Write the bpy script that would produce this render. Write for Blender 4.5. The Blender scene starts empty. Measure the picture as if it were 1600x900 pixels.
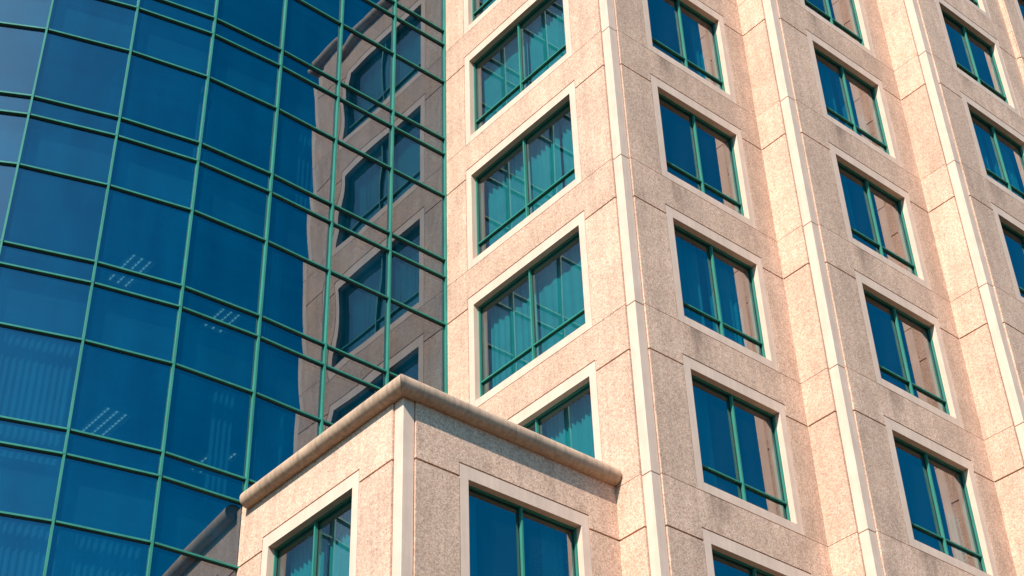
import bpy, bmesh, math, random
from mathutils import Vector, Matrix
random.seed(7)
rnd = random.Random(11)
S = bpy.context.scene
COL = S.collection
U = 3.8                                    # one storey in metres

# ------------------------------------------------------------------ camera
R = [[0.7647392897858023, -0.6436941113842672, -0.02883937633038047],
     [0.37804190084355493, 0.48447691575532936, -0.7889020467122613],
     [0.5217836140245288, 0.5924018982662209, 0.613841877901858]]
CAM = Vector((-4.77779294, -4.49305221, -3.98201426)) * U
cd = bpy.data.cameras.new('camera'); cam = bpy.data.objects.new('camera', cd); COL.objects.link(cam)
m = Matrix(((R[0][0], -R[1][0], -R[2][0]), (R[0][1], -R[1][1], -R[2][1]), (R[0][2], -R[1][2], -R[2][2]))).to_4x4()
m.translation = CAM
cam.matrix_world = m
cd.sensor_width = 36; cd.lens = 2544.36 / 1600 * 36
cd.clip_start = .1; cd.clip_end = 5000
S.camera = cam
GZ = CAM.z - 1.6                           # pavement level

# ------------------------------------------------------------------ sky, sun, exposure
SUN_TO = Vector((-2.3, -1.0, 2.3)).normalized()
el = math.asin(SUN_TO.z); az = math.atan2(SUN_TO.x, SUN_TO.y)
W = bpy.data.worlds.new('World'); S.world = W; W.use_nodes = True
nt = W.node_tree
sky = nt.nodes.new('ShaderNodeTexSky'); sky.sky_type = 'NISHITA'; sky.sun_disc = False
sky.sun_elevation = el; sky.sun_rotation = az
sky.air_density = 1.0; sky.dust_density = 1.5; sky.ozone_density = 5.0; sky.altitude = 200
bg = nt.nodes['Background']; bg.inputs[1].default_value = .116
hs = nt.nodes.new('ShaderNodeHueSaturation'); hs.inputs['Saturation'].default_value = 1.46; hs.inputs['Hue'].default_value = .485
nt.links.new(sky.outputs[0], hs.inputs['Color'])                    # deep, clear, polarised-looking blue
tn = nt.nodes.new('ShaderNodeMix'); tn.data_type = 'RGBA'; tn.blend_type = 'MULTIPLY'; tn.inputs[0].default_value = 1
tn.inputs[7].default_value = (.72, 1.0, 1.0, 1); nt.links.new(hs.outputs[0], tn.inputs[6])
nt.links.new(tn.outputs[2], bg.inputs[0])
sl = bpy.data.lights.new('sun', 'SUN'); sl.energy = 4.9; sl.angle = math.radians(.53); sl.color = (1, .93, .845)
sun = bpy.data.objects.new('sun', sl); COL.objects.link(sun)
sun.rotation_euler = SUN_TO.to_track_quat('Z', 'Y').to_euler()
S.view_settings.view_transform = 'Standard'; S.view_settings.look = 'None'
S.view_settings.exposure = .69; S.view_settings.gamma = 1
S.cycles.use_denoising = True
S.cycles.caustics_reflective = False; S.cycles.caustics_refractive = False
S.cycles.max_bounces = 10; S.cycles.transparent_max_bounces = 16
S.cycles.sample_clamp_indirect = 6

# ------------------------------------------------------------------ materials
class NT:
    def __init__(s, name):
        s.m = bpy.data.materials.new(name); s.m.use_nodes = True; s.t = s.m.node_tree
        s.b = s.t.nodes.get('Principled BSDF'); s.out = s.t.nodes.get('Material Output')
        tc = s.t.nodes.new('ShaderNodeTexCoord'); s.co = tc.outputs['Object']
    def n(s, typ, ins=None, **kw):
        nd = s.t.nodes.new('ShaderNode' + typ)
        for k, v in kw.items(): setattr(nd, k, v)
        for k, v in (ins or {}).items():
            if isinstance(v, bpy.types.NodeSocket): s.t.links.new(v, nd.inputs[k])
            else: nd.inputs[k].default_value = v
        return nd
    def map(s, scale): return s.n('Mapping', {0: s.co, 3: scale}).outputs[0]
    def noise(s, vec, scale, detail=4, rough=.55):
        return s.n('TexNoise', {'Vector': vec, 'Scale': scale, 'Detail': detail, 'Roughness': rough}).outputs[0]
    def ramp(s, fac, stops, interp='LINEAR'):
        nd = s.n('ValToRGB', {0: fac}); r = nd.color_ramp; r.interpolation = interp
        while len(r.elements) < len(stops): r.elements.new(.5)
        for e, (p, c) in zip(r.elements, stops): e.position = p; e.color = (*c, 1) if len(c) == 3 else c
        return nd.outputs[0]
    def rng(s, v, a, b, c, d): return s.n('MapRange', {0: v, 1: a, 2: b, 3: c, 4: d}).outputs[0]
    def math(s, op, a, b=0.0): return s.n('Math', {0: a, 1: b}, operation=op).outputs[0]
    def mix(s, f, a, b, mode='MIX'):
        nd = s.n('Mix', data_type='RGBA', blend_type=mode)
        for i, v in ((0, f), (6, a), (7, b)):
            if isinstance(v, bpy.types.NodeSocket): s.t.links.new(v, nd.inputs[i])
            else: nd.inputs[i].default_value = (*v, 1) if isinstance(v, tuple) and len(v) == 3 else v
        return nd.outputs[2]
    def set(s, color=None, rough=None, normal=None, **kw):
        for k, v in (('Base Color', color), ('Roughness', rough), ('Normal', normal)):
            if v is None: continue
            if isinstance(v, bpy.types.NodeSocket): s.t.links.new(v, s.b.inputs[k])
            else: s.b.inputs[k].default_value = (*v, 1) if isinstance(v, tuple) else v
        for k, v in kw.items(): s.b.inputs[k.replace('_', ' ')].default_value = v
        return s.m

zA = .7175
def aggregate(name, stain_axis=None, stain_at=None):
    """exposed aggregate cast stone: chips of pink, cream and grey stone in a tan matrix"""
    t = NT(name)
    v = t.n('TexVoronoi', {'Vector': t.co, 'Scale': 56.0}).outputs['Color']
    r = t.n('SeparateColor', {0: v}).outputs[0]
    chips = t.ramp(r, [(0, (.31, .18, .12)), (.12, (.47, .295, .21)), (.4, (.57, .38, .28)), (.62, (.63, .445, .34)),
                       (.80, (.44, .36, .325)), (.88, (.72, .57, .47)), (.985, (.84, .77, .70))], 'CONSTANT')
    v2 = t.n('TexVoronoi', {'Vector': t.co, 'Scale': 34.0}).outputs['Color']
    r2 = t.n('SeparateColor', {0: v2}).outputs[1]
    c = t.mix(.55, chips, t.ramp(r2, [(0, (.34, .23, .18)), (.5, (.54, .385, .30)), (1, (.66, .51, .41))]))
    tone = t.rng(t.noise(t.co, 1.1, 3), .3, .7, .88, 1.1)
    tone2 = t.rng(t.noise(t.map((2.6, 2.6, .22)), 2.0, 5, .6), .35, .75, 1.06, .84)   # rain streaks
    f = t.math('MULTIPLY', tone, tone2)
    zz = t.math('DIVIDE', t.n('SeparateXYZ', {0: t.co}).outputs[2], U)      # each precast slab has a tone of its own
    pid = t.math('ADD', t.math('MULTIPLY', t.math('FLOOR', zz), 2.0), t.math('GREATER_THAN', t.math('FRACT', t.math('ADD', zz, 50.0)), zA))
    wn = t.n('TexWhiteNoise', {'W': t.math('ADD', pid, float(len(name)) * .37)}, noise_dimensions='1D').outputs['Value']
    f = t.math('MULTIPLY', f, t.rng(wn, 0.0, 1.0, .92, 1.05))
    if stain_at:                                                        # dirt that has run off the sills
        ax = t.n('SeparateXYZ', {0: t.co})
        u = ax.outputs[stain_axis]; z = ax.outputs[2]
        fz = t.math('FRACT', t.math('ADD', t.math('DIVIDE', z, U), 20))
        down = t.rng(fz, .74, .985, 0.0, 1.0)
        acc = None
        for x0, wd, amt in stain_at:
            wob = t.math('MULTIPLY', t.math('SUBTRACT', t.noise(t.co, 2.2, 3), .5), .5)
            d = t.math('ABSOLUTE', t.math('SUBTRACT', t.math('ADD', u, wob), x0))
            g = t.math('MULTIPLY', t.n('MapRange', {0: d, 1: 0.0, 2: wd, 3: amt, 4: 0.0}, interpolation_type='SMOOTHSTEP').outputs[0], down)
            acc = g if acc is None else t.math('MAXIMUM', acc, g)
        acc = t.math('MULTIPLY', acc, t.rng(t.noise(t.map((3, 3, .6)), 2.5, 4), .3, .7, .35, 1.15))
        f = t.math('MULTIPLY', f, t.math('SUBTRACT', 1.0, acc))
    col = t.mix(1.0, c, t.n('CombineColor', {0: t.math('MULTIPLY', f, 1.13), 1: t.math('MULTIPLY', f, 1.03), 2: t.math('MULTIPLY', f, .95)}).outputs[0], 'MULTIPLY')
    h = t.n('TexVoronoi', {'Vector': t.co, 'Scale': 56.0}).outputs['Distance']
    bump = t.n('Bump', {'Strength': .4, 'Distance': .006, 'Height': h}, invert=True).outputs[0]
    return t.set(col, .85, bump, Specular_IOR_Level=.3)

def smooth_stone(name, base=(.67, .475, .365)):
    t = NT(name)
    a = t.rng(t.noise(t.co, 2.0, 6, .6), .3, .7, .9, 1.07)
    b = t.rng(t.noise(t.map((6, 6, .4)), 1.6, 5), .35, .75, 1.03, .9)
    g = t.rng(t.noise(t.co, 90, 2), .3, .7, .96, 1.04)
    f = t.math('MULTIPLY', t.math('MULTIPLY', a, b), g)
    col = t.mix(1.0, base, t.n('CombineColor', {0: f, 1: f, 2: f}).outputs[0], 'MULTIPLY')
    bump = t.n('Bump', {'Strength': .15, 'Distance': .004, 'Height': t.noise(t.co, 120, 3)}).outputs[0]
    return t.set(col, .75, bump, Specular_IOR_Level=.35)

def coping_stone(name):
    t = NT(name)
    a = t.rng(t.noise(t.co, 1.3, 6, .65), .3, .7, .8, 1.1)
    s = t.rng(t.noise(t.map((7, 7, .5)), 1.8, 5), .42, .78, 1.0, .55)
    f = t.math('MULTIPLY', a, s)
    col = t.mix(1.0, (.50, .33, .22), t.n('CombineColor', {0: f, 1: f, 2: f}).outputs[0], 'MULTIPLY')
    bump = t.n('Bump', {'Strength': .2, 'Distance': .005, 'Height': t.noise(t.co, 60, 3)}).outputs[0]
    return t.set(col, .7, bump)

def metal(name, base=(.026, .19, .142)):
    t = NT(name)
    a = t.rng(t.noise(t.map((3, 3, .6)), 2, 4), .3, .7, .85, 1.15)
    col = t.mix(1.0, base, t.n('CombineColor', {0: a, 1: a, 2: a}).outputs[0], 'MULTIPLY')
    return t.set(col, t.rng(t.noise(t.co, 5, 3), .3, .7, .55, .7), Specular_IOR_Level=.3, Metallic=.0)

def glass(name, r0, refl, trans, body=(.10, .22, .30), amt=.035, lo=0.0):
    t = NT(name); t.t.nodes.remove(t.b)
    fc = t.n('LayerWeight', {'Blend': .5}).outputs['Facing']               # same on both sides of the sheet
    fac = t.math('ADD', t.math('MULTIPLY', t.math('POWER', fc, 4.0), 1 - r0), r0)
    sky_noise = t.noise(t.map((1.5, 1.5, .35)), 1.2, 3)
    gl = t.n('BsdfGlossy', {'Color': (*refl, 1), 'Roughness': 0.0}).outputs[0]
    tr = t.n('BsdfTransparent', {'Color': (*trans, 1)}).outputs[0]
    mx = t.n('MixShader', {0: fac, 1: tr, 2: gl}).outputs[0]
    sky_film = t.n('BsdfDiffuse', {'Color': (*body, 1)}).outputs[0]           # tinted film; its blue and streaks stand in for reflected sky light
    light_smear = t.noise(t.map((.35, .35, 2.4)), 1.3, 4, .6)
    w = t.math('ADD', t.rng(sky_noise, .3, .75, lo, amt), t.rng(light_smear, .35, .75, -lo * .25, amt * .35))
    mx = t.n('MixShader', {0: w, 1: mx, 2: sky_film}).outputs[0]
    t.t.links.new(mx, t.out.inputs[0])
    return t.m

def plain(name, c, rough=.8, var=.1):
    t = NT(name)
    a = t.rng(t.noise(t.co, 1.5, 4), .3, .7, 1 - var, 1 + var)
    return t.set(t.mix(1.0, c, t.n('CombineColor', {0: a, 1: a, 2: a}).outputs[0], 'MULTIPLY'), rough)

# plan of the tower (in storeys): bays step forward one after the other
YL = 1.5165; X1 = 1.2457; D1 = .2605; W2 = 1.2777; D2 = .2736; X2 = X1 + W2; W3 = 1.285; X3 = X2 + W3; D3 = .04; W4 = 1.25
BP = 1.2620; BQ = .2403
zA = .7175; zT = .7835; PL = .0607; PR = .0624
FS = .0478; FT = .0654; FB = .0505
LA, LB = .3084, .0; LWID = 1.004; RWID = .7590

M_agg_l = aggregate('exposed_aggregate_left', 1, [(YL * U - .12, .5, .16), (.75 * U, .3, .10)])
M_agg_1 = aggregate('exposed_aggregate_first_bay', 0, [((.3053 + .13) * U, .45, .55), ((.3053 + .68) * U, .6, .16)])
M_agg_2 = aggregate('exposed_aggregate_second_bay', 0, [((X1 + .3239 + .13) * U, .45, .48), ((X1 + 1.0) * U, .6, .15)])
M_agg_3 = aggregate('exposed_aggregate_third_bay', 0, [((X2 + .3067 + .12) * U, .45, .50), ((X2 + .98) * U, .5, .22)])
M_agg = aggregate('exposed_aggregate')
M_smooth = smooth_stone('smooth_cast_stone')
M_cope = coping_stone('coping_stone')
M_joint = plain('joint_sealant', (.11, .06, .04))
M_green = metal('green_aluminium')
M_seal_refl = plain('black_gasket_and_reflection', (.012, .016, .016), .6)
M_glass_w = glass('window_glass', .29, (.88, .82, .82), (.12, .58, .62))
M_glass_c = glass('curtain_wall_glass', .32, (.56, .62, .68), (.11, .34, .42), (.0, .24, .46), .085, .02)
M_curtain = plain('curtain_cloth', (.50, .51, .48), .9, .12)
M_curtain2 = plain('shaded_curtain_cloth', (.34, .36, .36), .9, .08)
M_room = plain('room_plaster', (.16, .16, .15))
M_slab = plain('floor_concrete', (.22, .22, .21))
M_roof = plain('roof_gravel', (.30, .29, .27))

# ------------------------------------------------------------------ mesh helpers
class MB:
    def __init__(s): s.v = []; s.f = []; s.mi = []; s.sm = []
    def face(s, pts, mi=0, sm=False):
        i = len(s.v); s.v += [tuple(p) for p in pts]; s.f.append(tuple(range(i, i + len(pts)))); s.mi.append(mi); s.sm.append(sm)
    def box(s, a, b, mi=0, M=None):
        x0, y0, z0 = a; x1, y1, z1 = b
        P = [Vector(p) for p in ((x0, y0, z0), (x1, y0, z0), (x1, y1, z0), (x0, y1, z0), (x0, y0, z1), (x1, y0, z1), (x1, y1, z1), (x0, y1, z1))]
        if M is not None: P = [M @ p for p in P]
        for q in ((3, 2, 1, 0), (4, 5, 6, 7), (0, 1, 5, 4), (1, 2, 6, 5), (2, 3, 7, 6), (3, 0, 4, 7)): s.face([P[i] for i in q], mi)
    def prism(s, poly, z0, z1, mi=0):          # poly counter-clockwise seen from above
        n = len(poly)
        s.face([(x, y, z1) for x, y in poly], mi); s.face([(x, y, z0) for x, y in reversed(poly)], mi)
        for i in range(n):
            a, b = poly[i], poly[(i + 1) % n]
            s.face([(a[0], a[1], z0), (b[0], b[1], z0), (b[0], b[1], z1), (a[0], a[1], z1)], mi)
    def mesh(s, name, mats, weld=False, bevel=0):
        me = bpy.data.meshes.new(name); me.from_pydata(s.v, [], s.f)
        for mt in mats: me.materials.append(mt)
        me.polygons.foreach_set('material_index', s.mi); me.polygons.foreach_set('use_smooth', s.sm)
        if weld or bevel:
            bm = bmesh.new(); bm.from_mesh(me); bmesh.ops.remove_doubles(bm, verts=bm.verts, dist=1e-5)
            if bevel:
                ed = [e for e in bm.edges if len(e.link_faces) == 2 and e.calc_face_angle(0) > .5]
                bmesh.ops.bevel(bm, geom=ed, offset=bevel, segments=1, affect='EDGES', clamp_overlap=True)
            bm.to_mesh(me); bm.free()
        me.update(); return me
    def build(s, name, mats, parent=None, **kw):
        if not isinstance(mats, (list, tuple)): mats = [mats]
        o = bpy.data.objects.new(name, s.mesh(name, mats, **kw)); COL.objects.link(o)
        if parent: o.parent = parent
        return o

def thing(name, label, cat, loc=(0, 0, 0), group=None):
    o = bpy.data.objects.new(name, None); COL.objects.link(o); o.location = loc; o.empty_display_size = .5
    o['label'] = label; o['category'] = cat
    if group: o['group'] = group
    return o

def relief(o, u, n, L, z0, z1, ks, wins, proud=.032, lip=0.0, uj=(), ends=(.12, .12), mb=None):
    """wall face with real recessed joints; o = lower-left plan point, u along the face, n outward."""
    us = {0.0, L}; zs = {z0, z1}
    if lip: us |= {lip}
    thin = []; dark = []
    for k in ks:
        a, b = k * U - .024, k * U - .010
        thin.append((a, b)); zs |= {a, b}
        a, b = (k + zA) * U - .019, (k + zA) * U + .019
        dark.append((a, b)); zs |= {a, b}
    W = []
    for (ua, ub, k) in wins:
        za, zb = k * U, (k + zT) * U
        W.append((ua, ub, za, zb)); us |= {ua, ub, ua - .016, ub + .016}; zs |= {za, zb, zb + .026, za - .010}
    us = sorted(x for x in us if -1e-6 <= x <= L + 1e-6); zs = sorted(z for z in zs if z0 - 1e-6 <= z <= z1 + 1e-6)
    def dep(uc, zc):
        for ua, ub, za, zb in W:
            if ua < uc < ub and za < zc < zb: return None
        for ua, ub, za, zb in W:
            if ua < uc < ub and za - .010 < zc < za: return -.012
            if ua - .016 < uc < ub + .016 and za < zc < zb: return -.02
            if ua - .016 < uc < ub + .016 and zb < zc < zb + .026: return -.05
        if any(a < zc < b for a, b in dark) and (not lip or uc > lip): return -.06
        if any(a < zc < b for a, b in thin): return -.006
        return proud
    D = [[dep((us[i] + us[i + 1]) / 2, (zs[j] + zs[j + 1]) / 2) for j in range(len(zs) - 1)] for i in range(len(us) - 1)]
    O = Vector((o[0], o[1], 0)); uu = Vector((u[0], u[1], 0)); nn = Vector((n[0], n[1], 0))
    P = lambda a, d, z: O + uu * a + nn * d + Vector((0, 0, z))
    mb = mb or MB()
    for i in range(len(us) - 1):
        for j in range(len(zs) - 1):
            d = D[i][j]; a, b, c, e = us[i], us[i + 1], zs[j], zs[j + 1]
            if d is None: continue
            mi = 1 if (lip and b <= lip + 1e-6) else (2 if d < 0 else 0)
            mb.face([P(a, d, c), P(b, d, c), P(b, d, e), P(a, d, e)], mi)
            def dd(ii, jj, edge):
                if 0 <= ii < len(us) - 1 and 0 <= jj < len(zs) - 1:
                    q = D[ii][jj]; return -.10 if q is None else q
                return edge
            e1 = dd(i - 1, j, -ends[0]); 
            if e1 < d - 1e-6: mb.face([P(a, e1, c), P(a, d, c), P(a, d, e), P(a, e1, e)], 0)
            e1 = dd(i + 1, j, -ends[1])
            if e1 < d - 1e-6: mb.face([P(b, d, c), P(b, e1, c), P(b, e1, e), P(b, d, e)], 0)
            e1 = dd(i, j - 1, -.1)
            if e1 < d - 1e-6: mb.face([P(a, e1, c), P(b, e1, c), P(b, d, c), P(a, d, c)], 0)
            e1 = dd(i, j + 1, -.1)
            if e1 < d - 1e-6: mb.face([P(a, d, e), P(b, d, e), P(b, e1, e), P(a, e1, e)], 0)
    return mb

# ------------------------------------------------------------------ window prototypes
def pane_grid(mb, x0, x1, z0, z1, y, amp, tx=0., tz=0., n=8):
    """slightly pillowed and tilted sheet of glass"""
    idx = {}
    base = len(mb.v)
    for i in range(n + 1):
        for j in range(n + 1):
            a, b = i / n * 2 - 1, j / n * 2 - 1
            w = amp * (1 - a * a) * (1 - b * b)
            mb.v.append((x0 + (x1 - x0) * i / n, y - w + tx * a + tz * b, z0 + (z1 - z0) * j / n))
    for i in range(n):
        for j in range(n):
            q = base + i * (n + 1) + j
            mb.f.append((q, q + n + 1, q + n + 2, q + 1)); mb.mi.append(0); mb.sm.append(True)

def surround_mesh(w):
    mb = MB(); W_ = w * U; H = zT * U; fs = FS * U; ft = FT * U; fb = FB * U; f = -.028; b = .32
    xa, xb, za, zb = fs, W_ - fs, fb, H - ft
    F = lambda pts, y=f: mb.face([(x, y, z) for x, z in pts])
    F([(0, 0), (W_, 0), (xb, za), (xa, za)]); F([(W_, 0), (W_, H), (xb, zb), (xb, za)])
    F([(W_, H), (0, H), (xa, zb), (xb, zb)]); F([(0, H), (0, 0), (xa, za), (xa, zb)])
    for (p, q) in (((xa, za), (xb, za)), ((xb, za), (xb, zb)), ((xb, zb), (xa, zb)), ((xa, zb), (xa, za))):
        mb.face([(p[0], f, p[1]), (q[0], f, q[1]), (q[0], b, q[1]), (p[0], b, p[1])])
    for (p, q) in (((0, 0), (W_, 0)), ((W_, 0), (W_, H)), ((W_, H), (0, H)), ((0, H), (0, 0))):
        mb.face([(q[0], f, q[1]), (p[0], f, p[1]), (p[0], b, p[1]), (q[0], b, q[1])])
    return mb.mesh('stone_surround', [M_smooth], weld=True)

def frame_mesh(w):
    mb = MB(); W_ = w * U; H = zT * U
    xa, xb, za, zb = FS * U, W_ - FS * U, FB * U, (zT - FT) * U
    e = .002; t = .031
    zt = za + .2 * (zb - za); xm = (xa + xb) / 2
    y0, y1 = .105, .20
    mb.box((xa + e, y0, za + e), (xb - e, y1, za + t)); mb.box((xa + e, y0, zb - t), (xb - e, y1, zb - e))
    mb.box((xa + e, y0, za + t), (xa + t, y1, zb - t)); mb.box((xb - t, y0, za + t), (xb - e, y1, zb - t))
    mb.box((xm - .018, y0 - .012, za + t), (xm + .018, y1, zb - t))
    for a, b in ((xa + t, xm - .018), (xm + .018, xb - t)):
        mb.box((a, y0 + .006, zt - .016), (b, y1, zt + .016))
    g = .010                                            # dark gaskets round each pane
    for a, b in ((xa + t, xm - .018), (xm + .018, xb - t)):
        for c, d in ((za + t, zt - .016), (zt + .016, zb - t)):
            mb.box((a, .153, c), (a + g, .160, d), 1); mb.box((b - g, .153, c), (b, .160, d), 1)
            mb.box((a + g, .153, c), (b - g, .160, c + g), 1); mb.box((a + g, .153, d - g), (b - g, .160, d), 1)
    return mb.mesh('window_frame', [M_green, M_seal_refl])

def glass_mesh(w, seed):
    r = random.Random(seed); mb = MB(); W_ = w * U
    xa, xb, za, zb = FS * U, W_ - FS * U, FB * U, (zT - FT) * U
    t = .031; zt = za + .2 * (zb - za); xm = (xa + xb) / 2
    for a, b in ((xa + t, xm - .018), (xm + .018, xb - t)):
        for c, d in ((za + t, zt - .016), (zt + .016, zb - t)):
            big = d - c > 1
            pane_grid(mb, a - .004, b + .004, c - .004, d + .004, .166, (.0022 if big else .0010) * r.uniform(-.7, 1.2),
                      r.uniform(-.0008, .0008), r.uniform(-.0008, .0008))
    return mb.mesh('glass_pane', [M_glass_w])

def curtain_mesh(w, segs, seed, lit=None):
    r = random.Random(seed); W_ = w * U; out = []
    xa, xb = FS * U + .03, W_ - FS * U - .03; za, zb = FB * U + .05, (zT - FT) * U + .06
    for s0, s1, lam, amp in segs:
        mb = MB()
        a, b = xa + (xb - xa) * s0, xa + (xb - xa) * s1
        n = max(6, int((b - a) / .012)); ph = 0; base = len(mb.v)
        for i in range(n + 1):
            ph += .012 / lam * 2 * math.pi * r.uniform(.6, 1.4)
            y = .42 + amp * math.sin(ph) + amp * .5 * math.sin(ph * .37 + 1)
            x = a + (b - a) * i / n
            mb.v += [(x, y, za), (x, y, zb)]
        for i in range(n):
            q = base + 2 * i; mb.f.append((q, q + 2, q + 3, q + 1)); mb.mi.append(0); mb.sm.append(True)
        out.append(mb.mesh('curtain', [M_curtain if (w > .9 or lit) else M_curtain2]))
    return out

MESH = {}
for key, w in (('L', LWID), ('R', RWID)):
    MESH[key] = dict(sur=surround_mesh(w), fr=frame_mesh(w), gl=[glass_mesh(w, 5 * i + ord(key)) for i in range(5)], w=w)
CUR = {
    'B0': curtain_mesh(RWID, [(.0, .48, .13, .03), (.49, 1.0, .12, .03)], 9, True),
    'L3': curtain_mesh(LWID, [(0.0, .49, .6, .008), (.50, .84, .14, .03), (.85, 1.0, .3, .02)], 1),
    'L2': curtain_mesh(LWID, [(0.0, .40, .17, .035), (.41, .76, .15, .035), (.77, 1.0, .13, .03)], 2),
    'L1': curtain_mesh(LWID, [(.0, .46, .2, .02), (.47, 1.0, .3, .012)], 3),
    'L0': curtain_mesh(LWID, [(.0, .45, .16, .03), (.47, 1.0, .13, .03)], 4),
    'R0': curtain_mesh(RWID, [(0.12, .34, .14, .03)], 5),
    'R1': curtain_mesh(RWID, [(.0, .2, .15, .03), (.8, 1.0, .15, .03)], 6),
    'R2': curtain_mesh(RWID, [(.05, .45, .16, .03), (.55, .95, .16, .03)], 7),
}
def place_window(parent, key, o, ang, k, gi, cur=None):
    """o = plan point of the surround's lower left corner as seen from outside"""
    M = MESH[key]
    f = bpy.data.objects.new('window', M['fr']); COL.objects.link(f); f.parent = parent
    f.location = (o[0] * U, o[1] * U, k * U); f.rotation_euler = (0, 0, ang)
    for nm, me in (('stone_surround', M['sur']), ('glass_pane', M['gl'][gi % 5])) + tuple(('curtain', c_) for c_ in (CUR[cur] if cur else ())):
        c = bpy.data.objects.new(nm, me); COL.objects.link(c); c.parent = f
    return f
A_R, A_L = 0.0, -math.pi / 2                # right-hand faces look to -Y, left-hand faces look to -X

def pilaster(parent, x, y, z0, z1, ks):
    """smooth corner post whose arris stands at (x, y); storey-high pieces with open joints"""
    mb = MB(); wx, wy = PR * U, PL * U
    cuts = sorted({z0, z1} | {k * U - .0128 * U for k in ks if z0 + .1 < k * U - .05 < z1 - .1})
    for a, b in zip(cuts, cuts[1:]):
        mb.box((x, y, a + (.006 if a > z0 else 0)), (x + wx, y + wy, b - (.006 if b < z1 else 0)))
    me = mb.mesh('corner_post', [M_smooth, M_joint], bevel=.008)
    o = bpy.data.objects.new('corner_post', me); COL.objects.link(o); o.parent = parent
    c = MB(); c.box((x + .02, y + .02, z0), (x + wx + .014, y + wy + .014, z1))
    q = c.build('post_core', M_joint, o)
    return o

def coping(parent, pts, zc, r=.045 * U, q=.02 * U, joints=2.4, name='rounded_coping', caps=(True, True)):
    """round stone coping along a plan polyline (outside of the building on the right-hand side)"""
    mb = MB(); N = 28
    P = [Vector(p) for p in pts]
    dirs = [(P[i + 1] - P[i]).normalized() for i in range(len(P) - 1)]
    for i in range(len(P) - 1):
        d = dirs[i]; nrm = Vector((d.y, -d.x))
        def ring(end, t=None):
            out = []
            for a in range(N):
                th = 2 * math.pi * a / N
                off = q + r * math.cos(th); z = zc + r * math.sin(th)
                base = P[i] if end == 0 else P[i + 1]
                sh = 0
                if end == 0 and i > 0:
                    pd = dirs[i - 1]; sh = off * math.tan(math.atan2(pd.cross(d), pd.dot(d)) / 2) * -1 + .004
                if end == 1 and i < len(P) - 2:
                    nd = dirs[i + 1]; sh = off * math.tan(math.atan2(d.cross(nd), d.dot(nd)) / 2) - .004
                pos = base + nrm * off + d * sh
                out.append(Vector((pos.x, pos.y, z)))
            return out
        r0, r1 = ring(0), ring(1); L = (P[i + 1] - P[i]).length
        n = max(1, round(L / joints)); prev = 0
        for s in range(n):
            g = .004 / L if L else 0
            a, b = s / n + (g if s else 0), (s + 1) / n - (g if s < n - 1 else 0)
            A = [r0[j].lerp(r1[j], a) for j in range(N)]; B = [r0[j].lerp(r1[j], b) for j in range(N)]
            base = len(mb.v); mb.v += [tuple(p) for p in A + B]
            for j in range(N):
                j2 = (j + 1) % N
                mb.f.append((base + j, base + j2, base + N + j2, base + N + j)); mb.mi.append(0); mb.sm.append(True)
            mb.face(list(reversed(A))); mb.face(B)
        # solid core under the joints
        c0 = [r0[j] for j in range(N)]
    o = mb.build(name, M_cope, parent)
    return o

# ------------------------------------------------------------------ ground
g = MB(); g.face([(-900, -900, GZ), (900, -900, GZ), (900, 900, GZ), (-900, 900, GZ)])
go = g.build('ground', plain('concrete_paving', (.075, .058, .042), .9, .15)); go['kind'] = 'structure'

# ------------------------------------------------------------------ stepped stone tower
tower = thing('stone_office_tower', 'tall stepped pink stone office tower with square green framed windows and pale corner posts', 'building', (0, 0, 0))
ZB = GZ; ZR1 = 5.05 * U; ZR2 = 8.05 * U
ks = list(range(-4, 5)); ks2 = list(range(-4, 8))
def face(parent, name, o, u, n, L, z0, z1, kk, wins, mats, lip=0.0, **kw):
    mb = relief((o[0] * U, o[1] * U), u, n, L * U, z0, z1, kk, [(a * U, b * U, k) for a, b, k in wins], lip=lip, **kw)
    return mb.build(name, mats, parent)
gr = .012 / U
# left-hand face (looks to -X): u runs from the glass wall to the corner
face(tower, 'wall', (0, YL + .9), (0, -1), (-1, 0), YL + .9 - PL - gr, ZB, ZR1, ks,
     [(YL + .9 - .3084 - LWID, YL + .9 - .3084, k) for k in range(0, 5)], [M_agg_l, M_smooth, M_joint])
pilaster(tower, 0, 0, ZB, ZR1, ks2)
for k in range(0, 5):
    place_window(tower, 'L', (0, .3084 + LWID), A_L, k, k, {0: 'L0', 1: 'L1', 2: 'L2', 3: 'L3', 4: 'L0'}[k])
# bays looking to -Y, each with its return
def bay(x0, y0, w, zr, kk, ua, wk, mat, first_post=True, curs=()):
    x_in = x0 + (PR + gr if first_post else 0)
    face(tower, 'wall', (x_in, y0), (1, 0), (0, -1), x0 + w - x_in - .004, ZB, zr, kk,
         [(x0 + ua - x_in, x0 + ua + RWID - x_in, k) for k in wk], [mat, M_smooth, M_joint])
    for i, k in enumerate(wk):
        place_window(tower, 'R', (x0 + ua, y0), A_R, k, i * 2 + int(x0), curs[i % len(curs)] if curs else None)
def ret(x, ya, yb, zr, kk, post=True):
    """short return looking to -X from the inner corner (x, ya) out to (x, yb)"""
    L = ya - yb - (PL + gr if post else 0)
    face(tower, 'wall', (x, ya), (0, -1), (-1, 0), L, ZB, zr, kk, [], [M_agg, M_smooth, M_joint], lip=.035)
    if post: pilaster(tower, x * U, yb * U, ZB, zr, kk)
bay(0, 0, X1, ZR1, ks, .3055, range(-1, 5), M_agg_1, True, ['R1', 'R0', 'R2', None, 'R1', 'R0'])
ret(X1, 0, -D1, ZR1, ks)
bay(X1, -D1, W2, ZR1, ks, .3230, range(-1, 5), M_agg_2, True, ['R2', 'R1', None, 'R0', 'R2', None])
ret(X2, -D1, -D1 - D2, ZR2, ks2)
bay(X2, -D1 - D2, W3, ZR2, ks2, .3067, range(0, 7), M_agg_3, True, [None, 'R0', 'R1', 'R2', None, 'R1', 'R0'])
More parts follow.
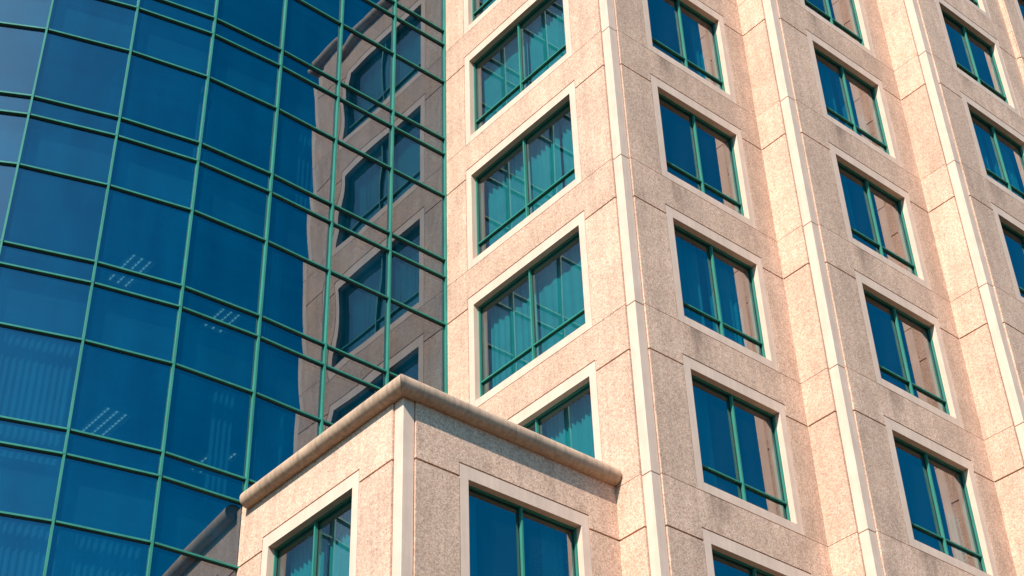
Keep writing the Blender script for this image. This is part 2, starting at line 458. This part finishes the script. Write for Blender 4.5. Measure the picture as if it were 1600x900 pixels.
YY = -D1 - D2 - D3
ret(X3, -D1 - D2, YY, ZR2, ks2, post=False)
bay(X3, YY, W4, ZR2, ks2, .185, range(2, 7), M_agg, False, ['R0', None, 'R1'])
# far and rear walls, roofs
mb = MB(); xe = (X3 + W4) * U; yb_ = 3.6 * U
mb.box((xe - .3, (YY) * U + .02, ZB), (xe, yb_, ZR2)); mb.box((.0, yb_ - .3, ZB), (X2 * U, yb_, ZR1)); mb.box((X2 * U, yb_ - .3, ZB), (xe - .3, yb_, ZR2))
mb.box((X2 * U, -D1 * U, ZR1 - .3), (X2 * U + .25, yb_ - .3, ZR2 - .01))
mb.box((0, (YL + .9) * U, ZB), (.25, yb_ - .3, ZR1))
mb.build('rear_wall', M_agg, tower)
mb = MB()
mb.prism([(.1, .1), (X1 * U + .1, .1), (X1 * U + .1, -D1 * U + .1), (X2 * U - .01, -D1 * U + .1), (X2 * U - .01, yb_ - .31), (.1, yb_ - .31)], ZR1 - .25, ZR1 - .02)
mb.prism([(X2 * U + .26, (-D1 - D2) * U + .1), (xe - .31, (-D1 - D2) * U + .1), (xe - .31, yb_ - .31), (X2 * U + .26, yb_ - .31)], ZR2 - .25, ZR2 - .02)
mb.build('flat_roof', M_roof, tower)
coping(tower, [(0, 2.4 * U + 4), (0, 0), (X1 * U, 0), (X1 * U, -D1 * U), (X2 * U, -D1 * U)], 5.05 * U)
coping(tower, [(X2 * U, yb_), (X2 * U, (-D1 - D2) * U), (X3 * U, (-D1 - D2) * U), (X3 * U, YY * U), (xe, YY * U)], 8.05 * U)
# floors and core inside
mb = MB()
poly = [(.3, .3), (X1 * U + .3, .3), (X1 * U + .3, -D1 * U + .3), (X2 * U + .3, -D1 * U + .3), (X2 * U + .3, (-D1 - D2) * U + .3), (xe - .32, (-D1 - D2) * U + .3), (xe - .32, yb_ - .32), (.3, yb_ - .32)]
for k in range(-2, 8):
    pl = poly if k < 5 else [(X2 * U + .3, (-D1 - D2) * U + .3), (xe - .32, (-D1 - D2) * U + .3), (xe - .32, yb_ - .32), (X2 * U + .3, yb_ - .32)]
    mb.prism(pl, (k - .20) * U, (k + .02) * U)
mb.build('floor_slab', M_slab, tower)
mb = MB()
mb.box((.62 * U, .62 * U, ZB + .1), (xe - 1.5, yb_ - 1.0, ZR1 - .3)); mb.box((X2 * U + 2.2, .0, ZR1 - .29), (xe - 1.5, yb_ - 1.0, ZR2 - .3))
for xw in (X1, X2, X3):
    mb.box((xw * U + .10, -.2 * U if xw > X1 else .3, ZB + .1), (xw * U + .28, .6 * U, ZR1 - .3))
mb.build('inner_wall', M_room, tower)

# ------------------------------------------------------------------ low stone wing in front
wing = thing('stone_office_wing', 'low projecting stone wing with rounded coping, in front of the tower', 'building', (0, 0, 0))
kw_ = list(range(-4, 0)); ZW = .05 * U
LL = YL - BQ
face(wing, 'wall', (-BP, YL), (0, -1), (-1, 0), LL - PL - gr, ZB, ZW, kw_, [(YL - 1.3046, YL - 1.3046 + RWID, -1)], [M_agg_l, M_smooth, M_joint])
face(wing, 'wall', (-BP + PR + gr, BQ), (1, 0), (0, -1), BP - PR - gr - .004, ZB, ZW, kw_, [(.3064 - PR - gr, .3064 + .7575 - PR - gr, -1)],
     [aggregate('exposed_aggregate_wing', 0, [((-BP + .3 + .12) * U, .4, .14)]), M_smooth, M_joint])
pilaster(wing, -BP * U, BQ * U, ZB, ZW, kw_)
place_window(wing, 'R', (-BP, 1.3046), A_L, -1, 3, 'B0')
place_window(wing, 'R', (-BP + .3060, BQ), A_R, -1, 1, 'R1')
coping(wing, [(-BP * U, YL * U - .24), (-BP * U, BQ * U), (-.06, BQ * U)], .05 * U, joints=1.9)
mb = MB(); mb.prism([(-BP * U + .1, BQ * U + .1), (-.03, BQ * U + .1), (-.03, YL * U - .14), (-BP * U + .1, YL * U - .14)], ZW - .2, ZW - .01)
mb.build('flat_roof', M_roof, wing)
mb = MB(); mb.prism([(-BP * U + .3, BQ * U + .3), (-.1, BQ * U + .3), (-.1, YL * U - .2), (-BP * U + .3, YL * U - .2)], (-1.2) * U, (-.98) * U)
mb.build('floor_slab', M_slab, wing)
mb = MB(); mb.box((-.62 * U, .85 * U, ZB + .1), (-.12, YL * U - .2, ZW - .21)); mb.build('inner_wall', M_room, wing)

# ------------------------------------------------------------------ curved glass building
gb = thing('glass_office_building', 'curved blue glass curtain wall building with green mullions, mirroring the stone tower', 'building', (0, 0, 0))
Mp = [(0, 1.5165), (-.4284, 1.5165), (-.8445, 1.515), (-1.2633, 1.5120), (-1.7134, 1.5404), (-2.1578, 1.6361), (-2.5972, 1.7761)]
hd = math.atan2(1.7761 - 1.6361, -(2.5972 - 2.1578))
for i in range(8):
    hd -= math.radians(10 if i == 0 else 7.6)
    p = Mp[-1]; Mp.append((p[0] + .4545 * math.cos(hd), p[1] + .4545 * math.sin(hd)))
Mp = [Vector((x * U, y * U)) for x, y in Mp]
Mp[0].x = -.045
levels = []
for k in range(-5, 8): levels += [(k + zA, 'C'), (k + 1.0702, 'B'), (k + 1.204, 'A')]
levels = [(z * U, t) for z, t in levels if GZ + .4 < z * U < 7.3 * U]
ztop = levels[-1][0]
def out_n(i):
    ds = []
    if i > 0: ds.append((Mp[i] - Mp[i - 1]).normalized())
    if i < len(Mp) - 1: ds.append((Mp[i + 1] - Mp[i]).normalized())
    d = (sum(ds, Vector((0, 0)))).normalized(); return d, Vector((-d.y, d.x))     # d runs left, n outward (-Y side)
# panes
def pane(i, za, zb, r, mb, n=10):
    a, b = Mp[i + 1], Mp[i]; d = (b - a).normalized(); nrm = Vector((d.y, -d.x)); L = (b - a).length; H = zb - za
    big = H > .8
    amp = (.0046 if H > 1.6 else .0030 if big else .0007) * r.uniform(.35, 1.15) * ({0: .5, 1: 1.9, 2: 1.7}.get(i, 1.2)) * (1 if r.random() < .85 else -1)
    tx, tz = r.uniform(-.0013, .0013), r.uniform(-.0013, .0013)
    wv = r.uniform(-.0009, .0009) if big else 0; ph = r.uniform(0, 6)
    base = len(mb.v)
    for p in range(n + 1):
        for q in range(n + 1):
            s, t = p / n * 2 - 1, q / n * 2 - 1
            w = amp * (1 - s * s) * (1 - t * t) + tx * s + tz * t + wv * math.sin(3.2 * t + ph) * (1 - s * s)
            P = a + d * (L * p / n) + nrm * (w - .03)
            mb.v.append((P.x, P.y, za + H * q / n))
    for p in range(n):
        for q in range(n):
            k = base + p * (n + 1) + q
            mb.f.append((k, k + n + 1, k + n + 2, k + 1)); mb.mi.append(0); mb.sm.append(True)
rest = MB(); cnt = 0
for i in range(len(Mp) - 1):
    for j in range(len(levels) - 1):
        za, zb = levels[j][0], levels[j + 1][0]
        show = i <= 6 and -1.35 * U < za < 3.6 * U and not (i < 3 and zb < 0)
        if show and i == 6 and za > 2.8 * U: show = False
        if show and i <= 1 and za > 3.4 * U: show = False
        if show and cnt < 100:
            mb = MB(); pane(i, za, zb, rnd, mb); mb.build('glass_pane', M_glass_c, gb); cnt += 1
        else: pane(i, za, zb, rnd, rest, 4)
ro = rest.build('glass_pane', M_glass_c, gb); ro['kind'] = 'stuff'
# mullions
for i in range(len(Mp)):
    d, nv = out_n(i)
    if nv.y > 0 and i < 6: nv = -nv
    M = Matrix(((-d.x, -nv.x, 0, Mp[i].x), (-d.y, -nv.y, 0, Mp[i].y), (0, 0, 1, 0), (0, 0, 0, 1)))
    mb = MB(); zc = [GZ] + [z - .02 for z, t in levels if t == 'B'] + [ztop]
    w = .020 if i else .019
    for a, b in zip(zc, zc[1:]):
        mb.box((-w, -.045, a + .004), (w, .03, b - .004), 0, M)
    mb.box((-w + .006, .03, GZ), (w - .006, .16, ztop), 1, M)
    mb.box((-w + .003, -.034, GZ), (w - .003, .03, ztop), 1, M)
    mb.build('mullion', [M_green, M_seal_refl], gb, bevel=0)
# transoms: one bent rail per level
for z, t in levels:
    mb = MB(); h = .018
    for i in range(len(Mp) - 1):
        a, b = Mp[i + 1], Mp[i]; d = (b - a).normalized(); nrm = Vector((d.y, -d.x)); L = (b - a).length
        M = Matrix(((d.x, -nrm.x, 0, a.x), (d.y, -nrm.y, 0, a.y), (0, 0, 1, z), (0, 0, 0, 1)))
        mb.box((.022, -.028, -h), (L - .022, .016, h), 0, M)
        mb.box((.022, .016, -h - .024), (L - .022, .15, h + .004), 1, M)  # seal; dark strip below stands in for the rail's reflected underside
    mb.build('transom', [M_green, M_seal_refl], gb)
# floors, ceilings, core
inner = []
for i in range(len(Mp)):
    d, nv = out_n(i)
    nv = Vector((-d.y, d.x))
    if nv.dot(Vector((-1.2 * U, 4 * U)) - Mp[i]) < 0: nv = -nv
    inner.append(Mp[i] + nv * .22)
poly = [(p.x, p.y) for p in reversed(inner)]
poly[-1] = (-.06, poly[-1][1]); back = [(-.06, 4.2 * U), (poly[0][0], 4.2 * U)]
poly = poly + back
mb = MB()
for k in range(-5, 8):
    if (k + 1.04) * U < ztop and (k + .74) * U > GZ: mb.prism(poly, (k + .745) * U, (k + 1.035) * U)
mb.build('floor_slab', M_slab, gb)
mb = MB(); mb.box((-1.9 * U, 2.75 * U, GZ + .05), (-.2, 4.1 * U, ztop - .4)); mb.build('inner_wall', M_room, gb)
mb = MB()
mb.box((poly[0][0] - .3, 4.2 * U, GZ), (-.03, 4.2 * U + .3, ztop)); mb.box((poly[0][0] - .3, inner[-1].y, GZ), (poly[0][0] - .02, 4.2 * U, ztop))
mb.build('rear_wall', M_agg, gb)
mb = MB(); mb.prism(poly, ztop - .15, ztop + .1); mb.build('flat_roof', M_roof, gb)
# curtains behind some panes
def cw_curtain(i, za, zb, s0, s1, seed):
    r = random.Random(seed); a, b = Mp[i + 1], Mp[i]; d = (b - a).normalized(); nrm = Vector((d.y, -d.x)); L = (b - a).length
    mb = MB(); n = int(L * (s1 - s0) / .016); ph = 0
    for p in range(n + 1):
        ph += .016 / .12 * 2 * math.pi * r.uniform(.7, 1.3)
        P = a + d * (L * (s0 + (s1 - s0) * p / n)) - nrm * (.30 + .02 * math.sin(ph))
        mb.v += [(P.x, P.y, za), (P.x, P.y, zb)]
    for p in range(n):
        q = 2 * p; mb.f.append((q, q + 2, q + 3, q + 1)); mb.mi.append(0); mb.sm.append(True)
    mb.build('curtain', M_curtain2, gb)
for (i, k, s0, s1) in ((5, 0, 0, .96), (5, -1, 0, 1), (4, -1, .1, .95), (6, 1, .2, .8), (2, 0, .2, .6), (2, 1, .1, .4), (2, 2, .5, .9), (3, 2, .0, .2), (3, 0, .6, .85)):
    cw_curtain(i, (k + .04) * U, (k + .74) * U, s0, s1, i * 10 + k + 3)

# ------------------------------------------------------------------ lit louvred ceiling lights seen through the glass
me_l = bpy.data.materials.new('lit_tube'); me_l.use_nodes = True
b_ = me_l.node_tree.nodes['Principled BSDF']; b_.inputs['Emission Color'].default_value = (1, .95, .85, 1); b_.inputs['Emission Strength'].default_value = .45
M_hous = plain('light_housing', (.5, .5, .48))
def ray_point(px, py, z):
    dx, dy = (px - 800) / 2544.36, (py - 450) / 2544.36
    d = Vector([R[0][i] * dx + R[1][i] * dy + R[2][i] for i in range(3)])
    return CAM + d * ((z - CAM.z) / d.z)
hm = MB(); hm.box((-.32, -.62, .0), (-.29, .62, .06)); hm.box((.29, -.62, .0), (.32, .62, .06)); hm.box((-.29, -.62, .035), (.29, .62, .06))
hm.box((-.29, -.62, 0), (.29, -.59, .035)); hm.box((-.29, .59, 0), (.29, .62, .035))
for i in range(10): hm.box((-.29, -.56 + i * .122, .002), (.29, -.548 + i * .122, .02))
tm = MB()
for x in (-.19, 0, .19):
    for i in range(9): tm.box((x - .012, -.545 + i * .122, .006), (x + .012, -.45 + i * .122, .03))
hm_ = hm.mesh('housing', [M_hous]); tm_ = tm.mesh('tube', [me_l])
LAMPS = [((203, 424), 1, 'louvred ceiling light seen through the glass wall, upper left one of four'),
         ((352, 497), 1, 'louvred ceiling light seen through the glass wall, upper right one of four'),
         ((163, 662), 0, 'louvred ceiling light seen through the glass wall, lower left one of four'),
         ((334, 722), 0, 'louvred ceiling light seen through the glass wall, lower right one of four')]
LAMP_POS = [tuple(ray_point(px[0], px[1], (k + .745) * U - .062)) for px, k, _ in LAMPS]
for (px, k, lab), P in zip(LAMPS, LAMP_POS):
    t = thing('ceiling_light', lab, 'ceiling light', P, 'louvred ceiling lights behind the glass')
    for nm, me in (('housing', hm_), ('tube', tm_)):
        c = bpy.data.objects.new(nm, me); COL.objects.link(c); c.parent = t
    print('lamp', [round(c / U, 3) for c in P])
